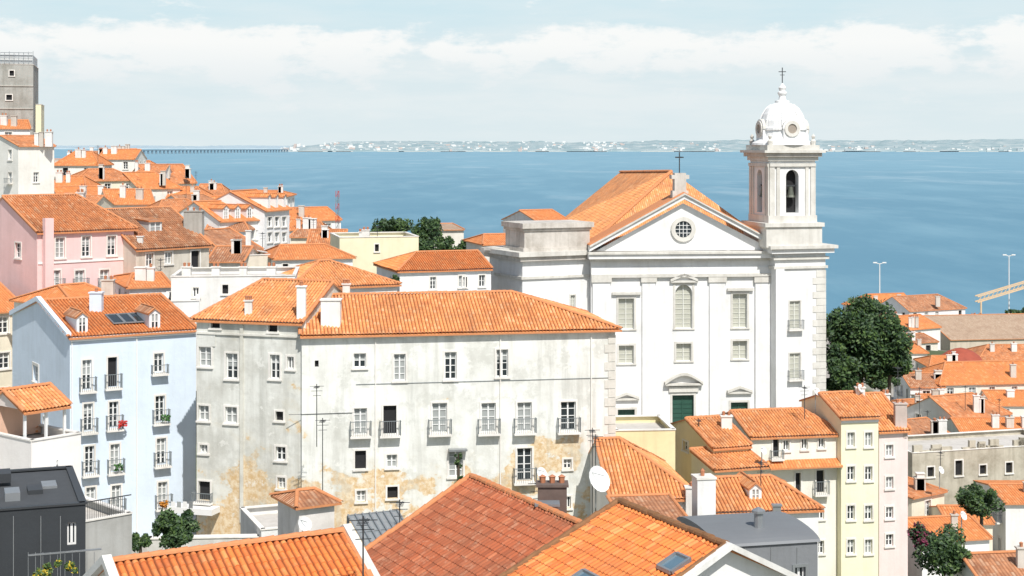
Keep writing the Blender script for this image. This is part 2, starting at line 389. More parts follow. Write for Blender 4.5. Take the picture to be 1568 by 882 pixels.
w.pbox(b.p('trim'),302,330,508,530,.003,.06,b.wm)
w.pbox(b.p('balcony_box'),272,338,772,781,.1,1.3,WHITE)
for i in range(4): w.pbox(b.p('laundry'),276+i*9,282+i*9,762,772,1.25,1.28,[WHITE,GLASSM,WHITE,METAL][i])
chimney(b,380,484,107,.5,1.0)
b.done()
# ---------------------------------------------------------------- blue building
wn=[]
for cx,l in ((133,[(551,597),(618,660),(683,725),(746,786)]),(172,[(547,592),(615,655),(680,722),(743,783)]),(243,[(541,570),(606,646),(671,711),(738,776)])):
    for i,(a,c) in enumerate(l): wn.append((cx+i*2,a,c,14,'wb' if not(cx==172 and i==0) else 'ob'))
b=bld('light_blue_apartment_house',107,110,300,114.7,17,515,900,(.66,.75,.85),rh=1.75,wins=wn,mat=T_NEW,dirt=.2,finish=False,tiled=True,near=True,lw=[(55,560,585,8,'m'),(70,640,660,7,'m')])
w=b.w
for x in (126,237): dormer(b,w,x,478+(x<200)*6,510-(x>200)*5,17,-.5,3.0,wallm((.78,.80,.82),.1),T_OLD)
for i in range(3):
    q=w.px(184+i*17)[0]
    p0=w.pt(q,b.zt+.55,-1.6);p1=w.pt(q+.9,b.zt+.55,-1.6);p2=w.pt(q+.9,b.zt+.98,-3.7);p3=w.pt(q,b.zt+.98,-3.7)
    b.p('skylights').poly([p0,p1,p2,p3],GLASS)
    for a,c in ((p0,p1),(p1,p2),(p2,p3),(p3,p0)): b.p('skylights').bar(a,c,.09,METAL)
w.box(b.p('cornice'),0.005,w.L-.005,b.zt-.35,b.zt-.05,.145,.22,WHITE)
w.pbox(b.p('drainpipes'),208,210,516,860,.01,.1,WHITE);w.pbox(b.p('drainpipes'),109,110.5,520,860,.01,.1,WHITE)
pw=b.p('parapet')
for s in (0,1):
    a=b.wl.pt(0 if s else b.wl.L,b.zt-.1,.0);c=b.wl.pt(b.wl.L/2,b.zt+b.rh+.02,0);e=c-a;nn=Vector((b.wl.n.x,b.wl.n.y,0))
    pw.box(a-nn*.1,e,nn*.35,Vector((0,0,.35)),b.wm)
chimney(b,146,470,116,.9,1.0,b.wm,1)
fp=b.p('flowers')
for (x,y,c) in ((184,650,(.6,.04,.03)),(178,716,(.05,.15,.03)),(250,640,(.05,.15,.03)),(136,782,(.05,.15,.03)),(246,772,(.5,.2,.02))):
    mt=plain('geranium',c,.7);t0,z0=w.pz(x,y)
    for i in range(60):
        q=w.pt(t0+R.uniform(-.3,.3),z0+R.uniform(-.1,.35),.6+R.uniform(-.1,.12));a=Vector((R.uniform(-1,1),R.uniform(-1,1),R.uniform(-1,1))).normalized()*.08;c2=a.orthogonal()
        fp.poly([q-a,q+c2,q+a,q-c2],mt)
b.done()
bld('white_party_wall_house',252,121,305,121.5,8,462,600,(.78,.78,.76),kind='f',dirt=.3)
b=bld('long_white_parapet_house',262,126,452,127,9,424,560,(.78,.77,.74),kind='f',dirt=.4,wins=[(300,440,455,9,'w'),(345,436,450,9,'o')],finish=False)
for x in (285,330,372,415): chimney(b,x,430,130,R.uniform(.5,.9),1.1)
b.done()
# ---------------------------------------------------------------- pink house
b=bld('pink_house',57,135,205,141,14,354,560,(.82,.56,.54),rh=2.8,hr=2.2,hl=0,wins=[(92,364,395,14,'w'),(132,362,393,13,'w'),(171,361,391,13,'w'),(85,414,443,15,'mb'),(122,414,442,14,'mb'),(160,413,441,14,'mb')],
   lw=[(28,372,395,9,'w')],dirt=.2,finish=False,mat=T_MID,tiled=True)
b.w.pbox(b.p('chimneys'),64,77,334,480,.15,.7,b.wm)
b.w.pbox(b.p('string_course'),58,204,398,401,.003,.08,WHITE)
chimney(b,122,306,146,.7,.6);b.done()
b=bld('brown_roofed_house',208,139,320,145,12,380,520,(.60,.55,.47),yr=320,mat=T_OLD,dirt=.7,wins=[(229,388,408,11,'w'),(258,386,404,11,'w'),(299,384,414,13,'o')],finish=False,tiled=True)
dormer(b,b.w,238,338,356,24,-2.2,3,wallm((.6,.6,.58),.5),T_OLD,False,'w');chimney(b,295,362,146,1.7,2.3,wallm((.42,.40,.36),.8),3);chimney(b,214,380,140,.5,1);b.done()
# ---------------------------------------------------------------- tall concrete tower, far left
b=bld('grey_concrete_tower',-40,230,51,232,14,98,300,(.38,.38,.35),kind='f',dirt=.85,wins=[(18,108,116,7,'o'),(14,145,153,9,'o')],finish=False)
w=b.w
for i in range(9): w.pbox(b.p('scaffolding'),-8+i*7.3,-7.3+i*7.3,78+R.random()*4,98,.0,.1,METAL)
for y in (80,88,95): w.pbox(b.p('scaffolding'),-40,50,y,y+1,.1,.2,METAL)
w.pbox(b.p('roof_canopy'),-40,50,83,97,-13,-.2,wallm((.62,.64,.64),.4))
for y in (130,165,196): w.pbox(b.p('bands'),-40,51,y,y+2,.003,.12,wallm((.45,.44,.4),.6))
b.done()
bld('pale_yellow_block',50,238,63,238.3,10,160,300,(.82,.78,.55),kind='f',dirt=.1)
# ---------------------------------------------------------------- generic townhouses
CW=[(.80,.79,.76),(.80,.78,.72),(.78,.72,.58),(.80,.80,.80),(.78,.74,.66),(.82,.82,.80),(.80,.80,.79)]
NM=['whitewashed_townhouse','cream_townhouse','terracotta_roofed_townhouse']
def fill(x1,x2,yt,yr,d,dy=.0,dep=None,col=None,mat=None,yb=None,hl=None,hr=None,kind='x',t=.5,n=None,ch=True,**k):
    dep=dep or R.uniform(8,11);wd=(x2-x1)*d/F;mat=mat or R.choice([T_NEW,T_NEW,T_MID,T_MID,T_OLD])
    if hl is None: hl=R.choice([0,0,min(3,wd*.3)])
    if hr is None: hr=R.choice([0,0,min(3,wd*.3)])
    b=bld(n or R.choice(NM),x1,d,x2,d*(1+dy),dep,yt,yb or yt+9*F/d,col or R.choice(CW),yr=yr,hl=hl,hr=hr,kind=kind,t=t,mat=mat,auto=True,finish=False,**k)
    if ch and kind!='f':
        for i in range(R.choice([1,2,2,3])):
            x=R.uniform(x1+.15*(x2-x1),x2-.15*(x2-x1));chimney(b,x,(yt+yr)/2,d+dep*.25,R.uniform(.45,1.0),R.uniform(.8,1.5),wallm(R.choice([(.78,.77,.74),(.6,.56,.5)]),.5),R.choice([0,1,2]))
    b.done()
L=[(-20,46,196,184,222,.01),(28,83,223,208,207,.02),(83,150,252,232,262,.0),(118,212,276,259,236,.02),(150,206,243,229,285,0),(200,246,270,254,265,0),
(212,276,288,264,238,.02),(232,300,280,252,268,.02),(96,172,304,286,214,.02),(165,236,312,290,205,.01),(240,332,332,306,198,.02),(286,352,318,298,222,.02),
(330,402,322,300,232,.01),(316,378,352,330,178,.0),(445,503,362,340,205,0),(440,522,338,318,232,.02),(470,525,378,352,190,0),(-20,45,425,396,150,.0),(-25,38,478,430,131,.02),
(60,112,262,244,290,0),(385,440,300,292,250,0),(75,130,290,270,225,0),(340,400,385,352,165,.03),(120,200,470,436,124,.03),(198,262,440,419,131,.01),(88,140,318,300,190,0),
(255,310,304,286,240,0),(300,345,300,282,262,0),(175,240,262,246,300,0),(318,372,400,378,150,0),(100,140,244,236,310,0),(130,185,240,232,330,0),(170,200,236,228,330,0),(420,460,352,336,215,0)]
for q in L: fill(*q)
b=bld('white_dormered_row_house',336,178,404,183,9,338,460,(.80,.80,.78),yr=308,mat=T_NEW,finish=False,wins=[(x,352,366,8,'w') for x in (345,358,371,384,396)])
for x in (346,364,382,398): dormer(b,b.w,x,318,336,11,-.3,3,wallm((.8,.8,.8),.1),T_NEW)
b.done()
b=bld('white_gabled_row_house',405,182,443,188,9,322,460,(.80,.80,.80),yr=292,mat=T_NEW,finish=False,wins=[(x,y,y+15,7,'w') for x in (413,424,435) for y in (332,356)])
for x in (412,424,436): dormer(b,b.w,x,300,320,9,-.3,3,wallm((.8,.8,.8),.1),T_NEW)
b.done()
bld('cream_gabled_house',362,152,425,154,8,392,500,(.72,.66,.55),kind='f',dirt=.3)
b=bld('white_hip_roofed_house',422,150,540,152,9,396,520,(.80,.80,.78),yr=375,hl=1,hr=2,mat=T_NEW,wins=[(437,404,418,8,'o')])
b=bld('terracotta_hip_roofed_house',448,129,608,133,10,440,520,(.80,.79,.77),yr=400,hl=4,hr=4.3,mat=T_MAIN,tiled=True,near=True)
b=bld('pale_yellow_flat_house',520,172,641,174,9,364,470,(.80,.74,.52),kind='f',dirt=.25,wins=[(577,374,385,6,'o')],finish=False)
chimney(b,560,364,174,.8,.8);chimney(b,553,364,176,.5,.6);b.done()
b=bld('white_corner_house',612,157,752,160,10,414,520,(.80,.81,.82),yr=386,hl=3,hr=0,mat=T_NEW,wins=[(663,424,443,9,'w'),(707,422,440,9,'w'),(738,421,439,9,'w'),(712,424,440,6,'o')],lw=[(600,425,440,5,'w')],tiled=True)
bld('pale_rooftop_house',664,215,710,216,8,352,470,(.76,.72,.64),yr=345,t=1,mat=T_WH)
bld('terracotta_roofed_annex',742,172,790,173,8,374,480,(.78,.76,.72),yr=359,mat=T_NEW,hl=1)
# ---------------------------------------------------------------- church
b=Bd('church');CHW=wallm((.78,.78,.77),.28);CHS=wallm((.66,.64,.59),.5);CHD=wallm((.60,.56,.51),.85)
A=G(905,165);B=G(1190,167);w=W(A,B);zc=Z(392,165);z0=40.
wn=[(959,457,504,24,'p'),(1047,436,503,26,'pa'),(1133,450,502,22,'p'),(959,529,557,23,'p'),(1047,526,553,23,'p'),(1133,522,550,22,'p'),
 (1046,605,668,33,'g'),(959,627,668,26,'g'),(1132,616,668,26,'g')]
wall(b,w,z0,zc,wn,CHW,CHS,rec=.4)
m=b.p('trim')
for x1,x2,o in ((907,934,.25),(983,1003,.2),(1086,1110,.2),(1156,1188,.25)):
    w.pbox(m,x1,x2,432,700,.003,o,CHW);w.pbox(m,x1-2,x2+2,424,432,.003,o+.12,CHS)
    w.pbox(m,x1-1,x2+1,640,700,.003,o+.1,CHS)
w.pbox(m,905,1190,419,424,.003,.35,CHS);w.pbox(m,905,1190,409,419,.003,.16,CHW)
w.pbox(m,903,1192,395,399,.003,.45,CHS);w.pbox(m,900,1194,388,395,-.1,.9,CHW);w.pbox(m,899,1195,384.5,388,-.1,1.1,CHS)
def ped(m,w,cx,hw,y0,h,o,mat,seg=False):
    t,d=w.px(cx);a,_=w.px(cx-hw);c,_=w.px(cx+hw);z=Z(y0,d);hh=h*d/F
    n=10 if seg else 2;pts=[]
    for i in range(n+1):
        f=i/n;pts.append((a+(c-a)*f,z+(hh*math.sin(math.pi*f) if seg else hh*(1-abs(2*f-1)))))
    for p,q in zip(pts,pts[1:]):
        o1=w.pt(p[0],p[1],.003);m.box(o1,w.pt(q[0],q[1],.003)-o1,w.pt(p[0],p[1],o)-o1,Vector((0,0,.28)),mat)
    w.box(m,a,c,z-.1,z+.12,.004,o*.8,mat)
ped(m,w,1047,21,431,9,.35,CHS);w.pbox(m,937,981,447,451,.003,.3,CHS);w.pbox(m,1113,1153,441,445,.003,.3,CHS)
ped(m,w,1046,29,588,14,.6,CHS,True);ped(m,w,959,19,611,7,.4,CHS);ped(m,w,1132,19,601,7,.4,CHS)
w.pbox(m,1024,1069,592,600,.003,.2,CHS)
t0,zb=w.pz(912,384.5);t1,_=w.px(1184);tm,d=w.px(1046);za=Z(311,d)
pm=b.p('pediment');pm.poly([w.pt(t0,zb,.0),w.pt(t1,zb,.0),w.pt(tm,za,.0)],CHW)
for ta in (w.px(901)[0],w.px(1193)[0]):
    a=w.pt(ta,zb,-.3);c=w.pt(tm,za+.45,-.3);e=c-a;nn=Vector((w.n.x,w.n.y,0))
    pm.box(a,e,nn*1.1,Vector((0,0,.45)),CHW);pm.box(a+Vector((0,0,.452)),e,nn*1.3,Vector((0,0,.16)),CHS)
    pm.box(a+Vector((0,0,.62))-nn*3.2,e,nn*4.1,Vector((0,0,.12)),CAPM)
tt,zz=w.pz(1046,351)
def ring(m,w,tt,zz,r1,r2,o,mat,n=24):
    for i in range(n):
        a=2*math.pi*i/n;c=2*math.pi*(i+1)/n;f=lambda r,q,oo:w.pt(tt+r*math.cos(q),zz+r*math.sin(q),oo)
        m.poly([f(r1,a,o),f(r2,a,o),f(r2,c,o),f(r1,c,o)],mat);m.poly([f(r2,a,o),f(r2,a,0),f(r2,c,0),f(r2,c,o)],mat);m.poly([f(r1,a,o),f(r1,a,0),f(r1,c,0),f(r1,c,o)],mat)
def disc(m,w,tt,zz,r,o,mat,n=24): m.poly([w.pt(tt+r*math.cos(2*math.pi*i/n),zz+r*math.sin(2*math.pi*i/n),o) for i in range(n)],mat)
ring(pm,w,tt,zz,.88,1.32,.22,CHS);disc(b.p('oculus'),w,tt,zz,.9,.02,GLASS)
for k in (-.4,0,.4):
    e=math.sqrt(.85**2-k*k);w.box(b.p('oculus'),tt+k-.03,tt+k+.03,zz-e,zz+e,.025,.08,WHITE);w.box(b.p('oculus'),tt-e,tt+e,zz+k-.03,zz+k+.03,.03,.085,WHITE)
cr=b.p('crosses');t_,_=w.px(1042)
for (hw,ya,yb) in ((.85,292,306),(.62,274,292),(.95,268,274),(.6,265,268)): w.box(m,t_-hw,t_+hw,Z(yb,166),Z(ya,166),-1.2,.0+.01*hw,CHD)
w.box(cr,t_-.05,t_+.05,Z(265,166),Z(233,166),-.6,-.5,IRON);w.box(cr,t_-.45,t_+.45,Z(242,166),Z(240,166),-.62,-.52,IRON)
nl=[G(905,165.3),G(856,202),G(1125,206),G(1189,167.4)]
for a,c in zip(nl,nl[1:]): wall(b,W(a,c),z0,68.3,(),CHW,CHS)
eN=P(903,374,169);eF=P(853,342,200);rF=P(950,263.5,203);rN=P(1028,262.5,181);eRN=Vector((nl[3].x,171,eN.z));eRF=Vector((nl[2].x,206,eF.z))
roofface(b,[eF,eN,rN],T_MAIN,True);roofface(b,[eF,rN,rF],T_MAIN)
roofface(b,[eN,eRN,rN],T_MAIN);roofface(b,[eRN,eRF,rF,rN],T_NEW);roofface(b,[eRF,eF,rF],T_NEW)
rt=b.p('ridge_tiles')
for p,q in ((rN,rF),(eN,rN)): cap(rt,p,q,.2,CAPM,True)
def vbox(b,xA,dA,xB,dB,dep,yt,yb,mat,cor=(),wins=(),sm=None):
    A=G(xA,dA);B=G(xB,dB);w=W(A,B);D=A-w.n*dep;C=B-w.n*dep;zt=Z(yt,dA);zb=Z(yb,dA)
    ws=[w,W(D,A),W(B,C),W(C,D)]
    for i,q in enumerate(ws): wall(b,q,zb,zt,wins if i==0 else (),mat,sm or CHS)
    b.p('walls').poly([Vector((p.x,p.y,zt)) for p in (A,B,C,D)],mat)
    for (y1,y2,o,mm) in cor:
        a=Z(y2,dA);c=Z(y1,dA)
        w.box(b.p('trim'),-o,w.L+o,a,c,-dep-o,o,mm)
    return ws,zt,zb
vbox(b,800,162.6,906,166.2,8,400,900,CHW,((386,393,.75,CHS),(393,400,.45,CHD),(424,428,.2,CHS)),wins=[(877,452,480,7,'p')])
vbox(b,803,163,903,166.0,5,352,388,CHD,((342,350,.35,CHD),(350,354,.15,CHD),(380,386,.2,CHD)))
vbox(b,753,168.5,803,165.5,8,390,900,CHW,((378,383,.6,CHS),(383,390,.3,CHD)),wins=[(787,400,412,6,'o')])
ws,zt,zb=vbox(b,1187,165.6,1264,167.2,6.5,385,900,CHW,((376,381,1.0,CHS),(381,388,.7,CHW),(394,398,.3,CHS),(408,412,.2,CHS)),wins=[(1217,461,503,16,'pb'),(1217,541,580,16,'pb')])
wt=ws[0];m=b.p('trim')
wt.pbox(m,1187,1200,412,700,.003,.2,CHW)
for i in range(24):
    z=Z(414,167)-i*.75;wt.box(m,wt.L-(1.5 if i%2 else 1.1),wt.L+.04,z-.7,z,.003,.07,CHS)
th=math.radians(13);c0=G(1178,165.4);dx=Vector((math.cos(th),math.sin(th)));dy=Vector((-dx.y,dx.x))
def tsec(o,yt,yb,mat,holes=None):
    z1,z2=Z(yb,166),Z(yt,166);A=c0-dx*o-dy*o;B=c0+dx*(5.2+o)-dy*o;C=B+dy*(5.4+2*o);D=A+dy*(5.4+2*o)
    for i,q in enumerate((W(A,B),W(D,A),W(B,C),W(C,D))):
        if holes: wall(b,q,z1,z2,(),mat,CHS,loc=[(q.L/2-.72,q.L/2+.72,Z(326,166),Z(260,166),'oas')],rec=.9)
        else: wall(b,q,z1,z2,(),mat,CHS)
    for z in (z1,z2): b.p('walls').poly([Vector((p.x,p.y,z)) for p in (A,B,C,D)],mat)
tsec(.55,347,378,CHS);tsec(.75,341,347,CHS);tsec(.15,330,341,CHS)
tsec(0,244,330,CHW,True)
tsec(.25,240,246,CHS);tsec(.55,234,240,CHD);tsec(.85,230,234,CHS);tsec(.35,222,230,CHS)
A=c0;B=c0+dx*5.2;D=c0+dy*5.4
for q in (W(A,B),W(D,A)):
    for a,c in ((.0,.55),(.8,1.15),(q.L-1.15,q.L-.8),(q.L-.55,q.L)): q.box(m,a,c,Z(330,166),Z(250,166),.003,.14,CHS)
    q.box(m,.0,q.L,Z(255,166),Z(250,166),.145,.22,CHS)
    bc=q.pt(q.L/2,0,-.45);z=Z(300,166)
    b.p('bells').lathe(bc,[(.05,z+1.0),(.22,z+.95),(.3,z+.5),(.38,z+.1),(.5,z-.15),(.02,z-.1)],12,plain('bronze',(.14,.15,.12),.5,.5))
    b.p('bells').box(q.pt(q.L/2-.6,z+1.0,-.5),Vector((q.d.x*1.2,q.d.y*1.2,0)),Vector((q.n.x*.15,q.n.y*.15,0)),Vector((0,0,.15)),IRON)
cc=c0+dx*2.6+dy*2.7;cc=Vector((cc.x,cc.y,0));zq=lambda y:Z(y,168)
dm=b.p('dome')
dm.lathe(cc,[(3.3,zq(222)),(3.25,zq(219)),(2.75,zq(214)),(2.5,zq(208)),(2.45,zq(200)),(2.6,zq(199)),(2.6,zq(196)),(2.4,zq(195)),(2.34,zq(185)),(2.1,zq(175)),(1.7,zq(166)),(1.15,zq(160)),(.75,zq(157)),(.8,zq(156)),(.8,zq(154)),(.42,zq(153)),(.34,zq(147)),(.5,zq(143)),(.5,zq(141)),(.3,zq(139)),(.42,zq(134)),(.2,zq(130)),(.06,zq(127))],24,CHW,th)
for k in range(8):
    a=th+math.pi/8*(2*k+1)
    pr=[(2.38,195),(2.33,185),(2.1,175),(1.7,166),(1.15,160)]
    for (r1,y1),(r2,y2) in zip(pr,pr[1:]):
        p=cc+Vector((math.cos(a)*r1,math.sin(a)*r1,zq(y1)));q=cc+Vector((math.cos(a)*r2,math.sin(a)*r2,zq(y2)));dm.bar(p,q,.2,CHW)
for k in range(4):
    a=th-math.pi/2+k*math.pi/2;n2=Vector((math.cos(a),math.sin(a)));tv=Vector((-n2.y,n2.x));ce=cc.xy+n2*2.5
    q=W(ce-tv*1,ce+tv*1)
    if q.n.dot(n2)<0: q=W(ce+tv*1,ce-tv*1)
    zc_=zq(196)
    q.box(dm,.05,1.95,zq(214),zc_-.1,-1.,.1,CHW)
    for i in range(10):
        a1=math.pi*i/10;a2=math.pi*(i+1)/10
        p=[q.pt(1+1.05*math.cos(x),zc_-.1+1.05*math.sin(x),o) for x,o in ((a1,.12),(a2,.12),(a2,-1.6),(a1,-1.6))]
        dm.poly(p,CHS);dm.poly([p[0],p[1],q.pt(1,zc_-.1,.12)],CHW)
    ring(dm,q,1,zc_-.1,.52,.86,.25,CHS,16);disc(dm,q,1,zc_-.1,.53,.14,wallm((.35,.30,.25),.5),16)
for sx in (-1,1):
    for sy in (-1,1):
        p=cc.xy+dx*sx*2.45+dy*sy*2.55;p=Vector((p.x,p.y,0));dm.lathe(p,[(.25,zq(222)),(.3,zq(216)),(.12,zq(213)),(.22,zq(209)),(.02,zq(205))],8,CHS)
p=Vector((cc.x,cc.y,zq(128)));cr.bar(p,p+Vector((0,0,1.75)),.09,IRON);cr.bar(p+Vector((-.4,0,1.3)),p+Vector((.4,0,1.3)),.08,IRON);cr.bar(p+Vector((-.25,0,.95)),p+Vector((.25,0,.95)),.06,IRON)
b.done()
bld('sacristy_annex',824,186,872,188,9,340,480,(.8,.78,.75),yr=322,mat=T_NEW)
# ---------------------------------------------------------------- right-hand cluster
bld('yellow_garden_wall_house',942,113,1034,113.4,6,660,800,(.80,.70,.42),kind='f',dirt=.3)
b=bld('orange_roofed_house',936,100,1066,100.6,11,762,900,(.78,.77,.74),yr=672,hr=4,mat=T_MAIN,tiled=True,near=True,finish=False,dirt=.4,wins=[(985,775,795,12,'o'),(1030,772,792,12,'w')])
chimney(b,1060,772,100,.8,1.0,None,1);b.done()
b=bld('ochre_gabled_house',1092,114,1147,114.9,9,684,850,(.82,.68,.42),yr=640,mat=T_MAIN,tiled=True,near=True,dirt=.2,lw=[(1050,676,690,8,'w'),(1072,690,705,7,'w')],finish=False,hr=.0)
chimney(b,1113,655,117,.8,.8);b.done()
bld('ochre_lean_to_house',1094,111,1173,112.2,4,718,850,(.80,.74,.55),yr=686,t=1,mat=T_MAIN,dirt=.2,tiled=True)
b=bld('cream_terrace_house',1150,119.5,1288,120.8,9,668,960,(.82,.79,.70),yr=628,hr=1.5,mat=T_MAIN,tiled=True,near=True,dirt=.25,finish=False,
  wins=[(1188,671,700,9,'ob'),(1204,674,690,9,'w'),(1232,672,688,9,'w'),(1258,671,686,9,'w'),(1222,724,755,8,'o'),(1256,720,754,12,'ob'),(1256,775,795,11,'w'),(1256,828,848,11,'w')])
w=b.w;t0,z=w.pz(1230,712);p=[w.pt(w.px(1174)[0],z,.9),w.pt(w.px(1284)[0],z,.9),w.pt(w.px(1284)[0],z+.45,.01),w.pt(w.px(1174)[0],z+.45,.01)];roofface(b,p,T_NEW)
b.done()
b=bld('dormered_white_house',1095,98,1253,99,7,782,930,(.80,.80,.78),yr=731,hr=2.0,mat=T_MAIN,tiled=True,near=True,finish=False,dirt=.3,wins=[(1130,800,818,12,'w')])
dormer(b,b.w,1157,746,768,19,-1.0,3,wallm((.8,.8,.8),.1),T_MAIN);chimney(b,1190,800,97.3,.5,1.0,METAL,0);b.done()
b=bld('yellow_apartment_house',1288,120,1345,120.6,8,638,980,(.84,.80,.58),yr=602,mat=T_MAIN,dirt=.18,tiled=True,near=True,finish=False,
 wins=[(x,y,y+22,11,'w' if (x+y)%3 else 'm') for x in (1303,1330) for y in (662,714,774,826)],lw=[(1268,720,735,5,'m')])
b.w.box(b.p('cornice'),.01,b.w.L-.01,b.zt-.5,b.zt-.23,.003,.1,WHITE);chimney(b,1318,612,124,.7,.9);b.done()
b=bld('pink_apartment_house',1346,121,1390,121.6,9,658,980,(.80,.66,.62),yr=604,mat=T_MAIN,dirt=.2,tiled=True,near=True,wins=[(1362,y,y+18,11,'w') for y in (681,730,776,818)],finish=False)
chimney(b,1380,655,121.5,.9,1.8,wallm((.6,.5,.45),.5),2);chimney(b,1357,618,126,.6,.7);b.done()
bld('small_dark_roofed_shed',958,93,1052,93.5,5,800,880,(.5,.4,.33),yr=775,mat=T_OLD,dirt=.6,t=1)
b=Bd('white_chimney_wall');q=W(G(1068,96),G(1096,96.2));z1=Z(735,96);m=b.p('wall');q.box(m,0,q.L,50,z1,-1.2,0,wallm((.8,.8,.79),.3));q.box(m,-.06,q.L+.06,z1,z1+.12,-1.26,.06,STONEL);m.lathe(q.pt(.5,0,-.6),[(.12,z1+.12),(.14,z1+.45),(.0,z1+.6)],8,TERRA);b.done()
RR=[(1326,1402,472,450,352,.01),(1392,1478,476,452,338,.02),(1376,1440,506,484,285,.02),(1366,1420,540,520,262,0),(1376,1436,526,512,275,.01),
(1440,1600,588,554,214,.01),(1500,1600,550,528,262,.0),(1394,1446,592,572,214,.0),(1462,1545,640,604,188,.02),(1388,1452,636,612,196,.01),(1386,1464,680,644,172,.02),
(1478,1600,672,640,178,.0),(1520,1600,620,598,210,0),(1396,1446,762,735,138,.02),(1540,1620,770,742,140,.0),
(1425,1470,562,545,240,.0),(1340,1395,500,480,310,0),(1545,1640,512,498,320,0),(1450,1500,600,585,225,0),(1600,1700,700,660,180,0),
(1470,1520,496,484,330,0),(1510,1560,600,580,235,0),(1420,1466,620,604,205,0)]
for q in RR: fill(*q)
fill(1412,1515,828,792,122,.01,dep=7);fill(1500,1660,886,846,97,.01,dep=5,mat=T_OLD);fill(1452,1520,800,775,134,0,dep=6)
bld('long_warehouse',1455,300,1640,304,24,520,600,(.6,.52,.42),yr=482,mat=T_WH,dirt=.4)
b=bld('ruined_stone_house',1397,150,1640,155,8,694,880,(.52,.48,.39),kind='f',dirt=.9,finish=False,wins=[(1425,715,730,10,'o'),(1468,705,728,11,'o'),(1505,712,726,10,'o'),(1545,708,724,10,'o')])
for i in range(26):
    t=R.uniform(0,b.w.L-1);b.w.box(b.p('broken_wall_top'),t,t+R.uniform(.5,1.6),b.zt-.1,b.zt+R.uniform(.1,.9),-.35,-.02,b.wm)
b.done()
b=Bd('round_chapel_with_red_cap');c=P(1471,560,250);b.p('drum').lathe(c,[(3.2,c.z-12),(3.2,c.z+.6),(3.5,c.z+.8)],16,wallm((.8,.8,.78),.2));b.p('dome').lathe(c,[(3.5,c.z+.8),(3.0,c.z+1.6),(2.0,c.z+2.3),(1.0,c.z+2.7),(0.01,c.z+2.9)],16,plain('red_cap',(.42,.09,.05),.8,0,.4,1));b.done()
# ---------------------------------------------------------------- lower-left houses
b=bld('white_house_with_terracotta_roof',-60,91,52,94,9,668,900,(.82,.81,.79),yr=604,mat=T_MAIN,tiled=True,near=True,finish=False,dirt=.15,wins=[(14,690,712,11,'m')],hr=0);chimney(b,6,640,94,.7,1.2);b.done()
b=bld('terrace_house_with_triangular_window',48,89,124,91.5,9,676,900,(.84,.80,.76),kind='f',dirt=.2,finish=False)
w=b.w;t,z=w.pz(86,757);q=b.p('triangular_window');tri=[(-.75,0),(.75,0),(0,2.0)]
q.poly([w.pt(t+a,z+c,.01) for a,c in tri],DARK)
for (a,c),(e,f) in zip(tri,tri[1:]+tri[:1]): q.bar(w.pt(t+a,z+c,.03),w.pt(t+e,z+f,.03),.14,WHITE)
w.box(q,t-.5,t+.5,z,z+.45,.1,.3,plain('planter',(.06,.14,.04),.8))
A_,B_=w.pt(.3,0,-1.2).xy,w.pt(w.L-.1,0,-1.2).xy;q2=W(A_,B_)
roof(b,[A_,B_,B_-w.n*4,A_-w.n*4],b.zt+1.6,.9,0,0,.5,.2,T_MAIN,True,wallm((.8,.72,.66),.2),True)
q2.box(b.p('terrace_shelter'),0,q2.L,b.zt-.4,b.zt+1.5,-3.,-2.8,wallm((.7,.45,.33),.3))
for k in (.05,q2.L/2,q2.L-.2): q2.box(b.p('terrace_shelter'),k,k+.14,b.zt-.4,b.zt+1.58,-.2,-.06,WHITE)
b.done()
b=bld('grey_terrace_block',126,84,202,86,8,800,900,(.42,.42,.40),kind='f',dirt=.5,finish=False)
for i in range(24): b.w.box(b.p('railing'),i*.11,i*.11+.02,b.zt+.08,b.zt+1.,-.1,-.08,IRON)
b.w.box(b.p('railing'),0,b.w.L,b.zt+1.,b.zt+1.05,-.12,-.06,IRON);b.done()
b=bld('black_clad_rooftop_extension',-40,64,131,65.5,8,785,960,(.035,.04,.045),kind='f',dirt=.3,finish=False,sm=IRON,para=.1,wins=[(110,800,835,14,'s')])
w=b.w
b.p('flat_roof').box(w.pt(.1,b.zt-.09,-.1),w.pt(w.L-.2,0,0)-w.pt(0,0,0),Vector((-w.n.x*7.6,-w.n.y*7.6,0)),Vector((0,0,.05)),plain('bitumen',(.07,.075,.08),.8,0,.3))
for x in (20,62,92): w.pbox(b.p('panel_seams'),x,x+1.0,790,900,.003,.03,METAL)
for i,(x,y) in enumerate(((22,778),(60,781),(85,782),(12,770))): b.w.pbox(b.p('roof_plant'),x-12,x+12,y-9,y+6,-3-i,-1.8-i,IRON if i%2 else METAL)
for i in range(10): w.pbox(b.p('front_railing'),40+i*11,40.7+i*11,832,882,1.5,1.55,METAL)
w.pbox(b.p('front_railing'),40,150,831,832.5,1.45,1.6,METAL)
b.done()
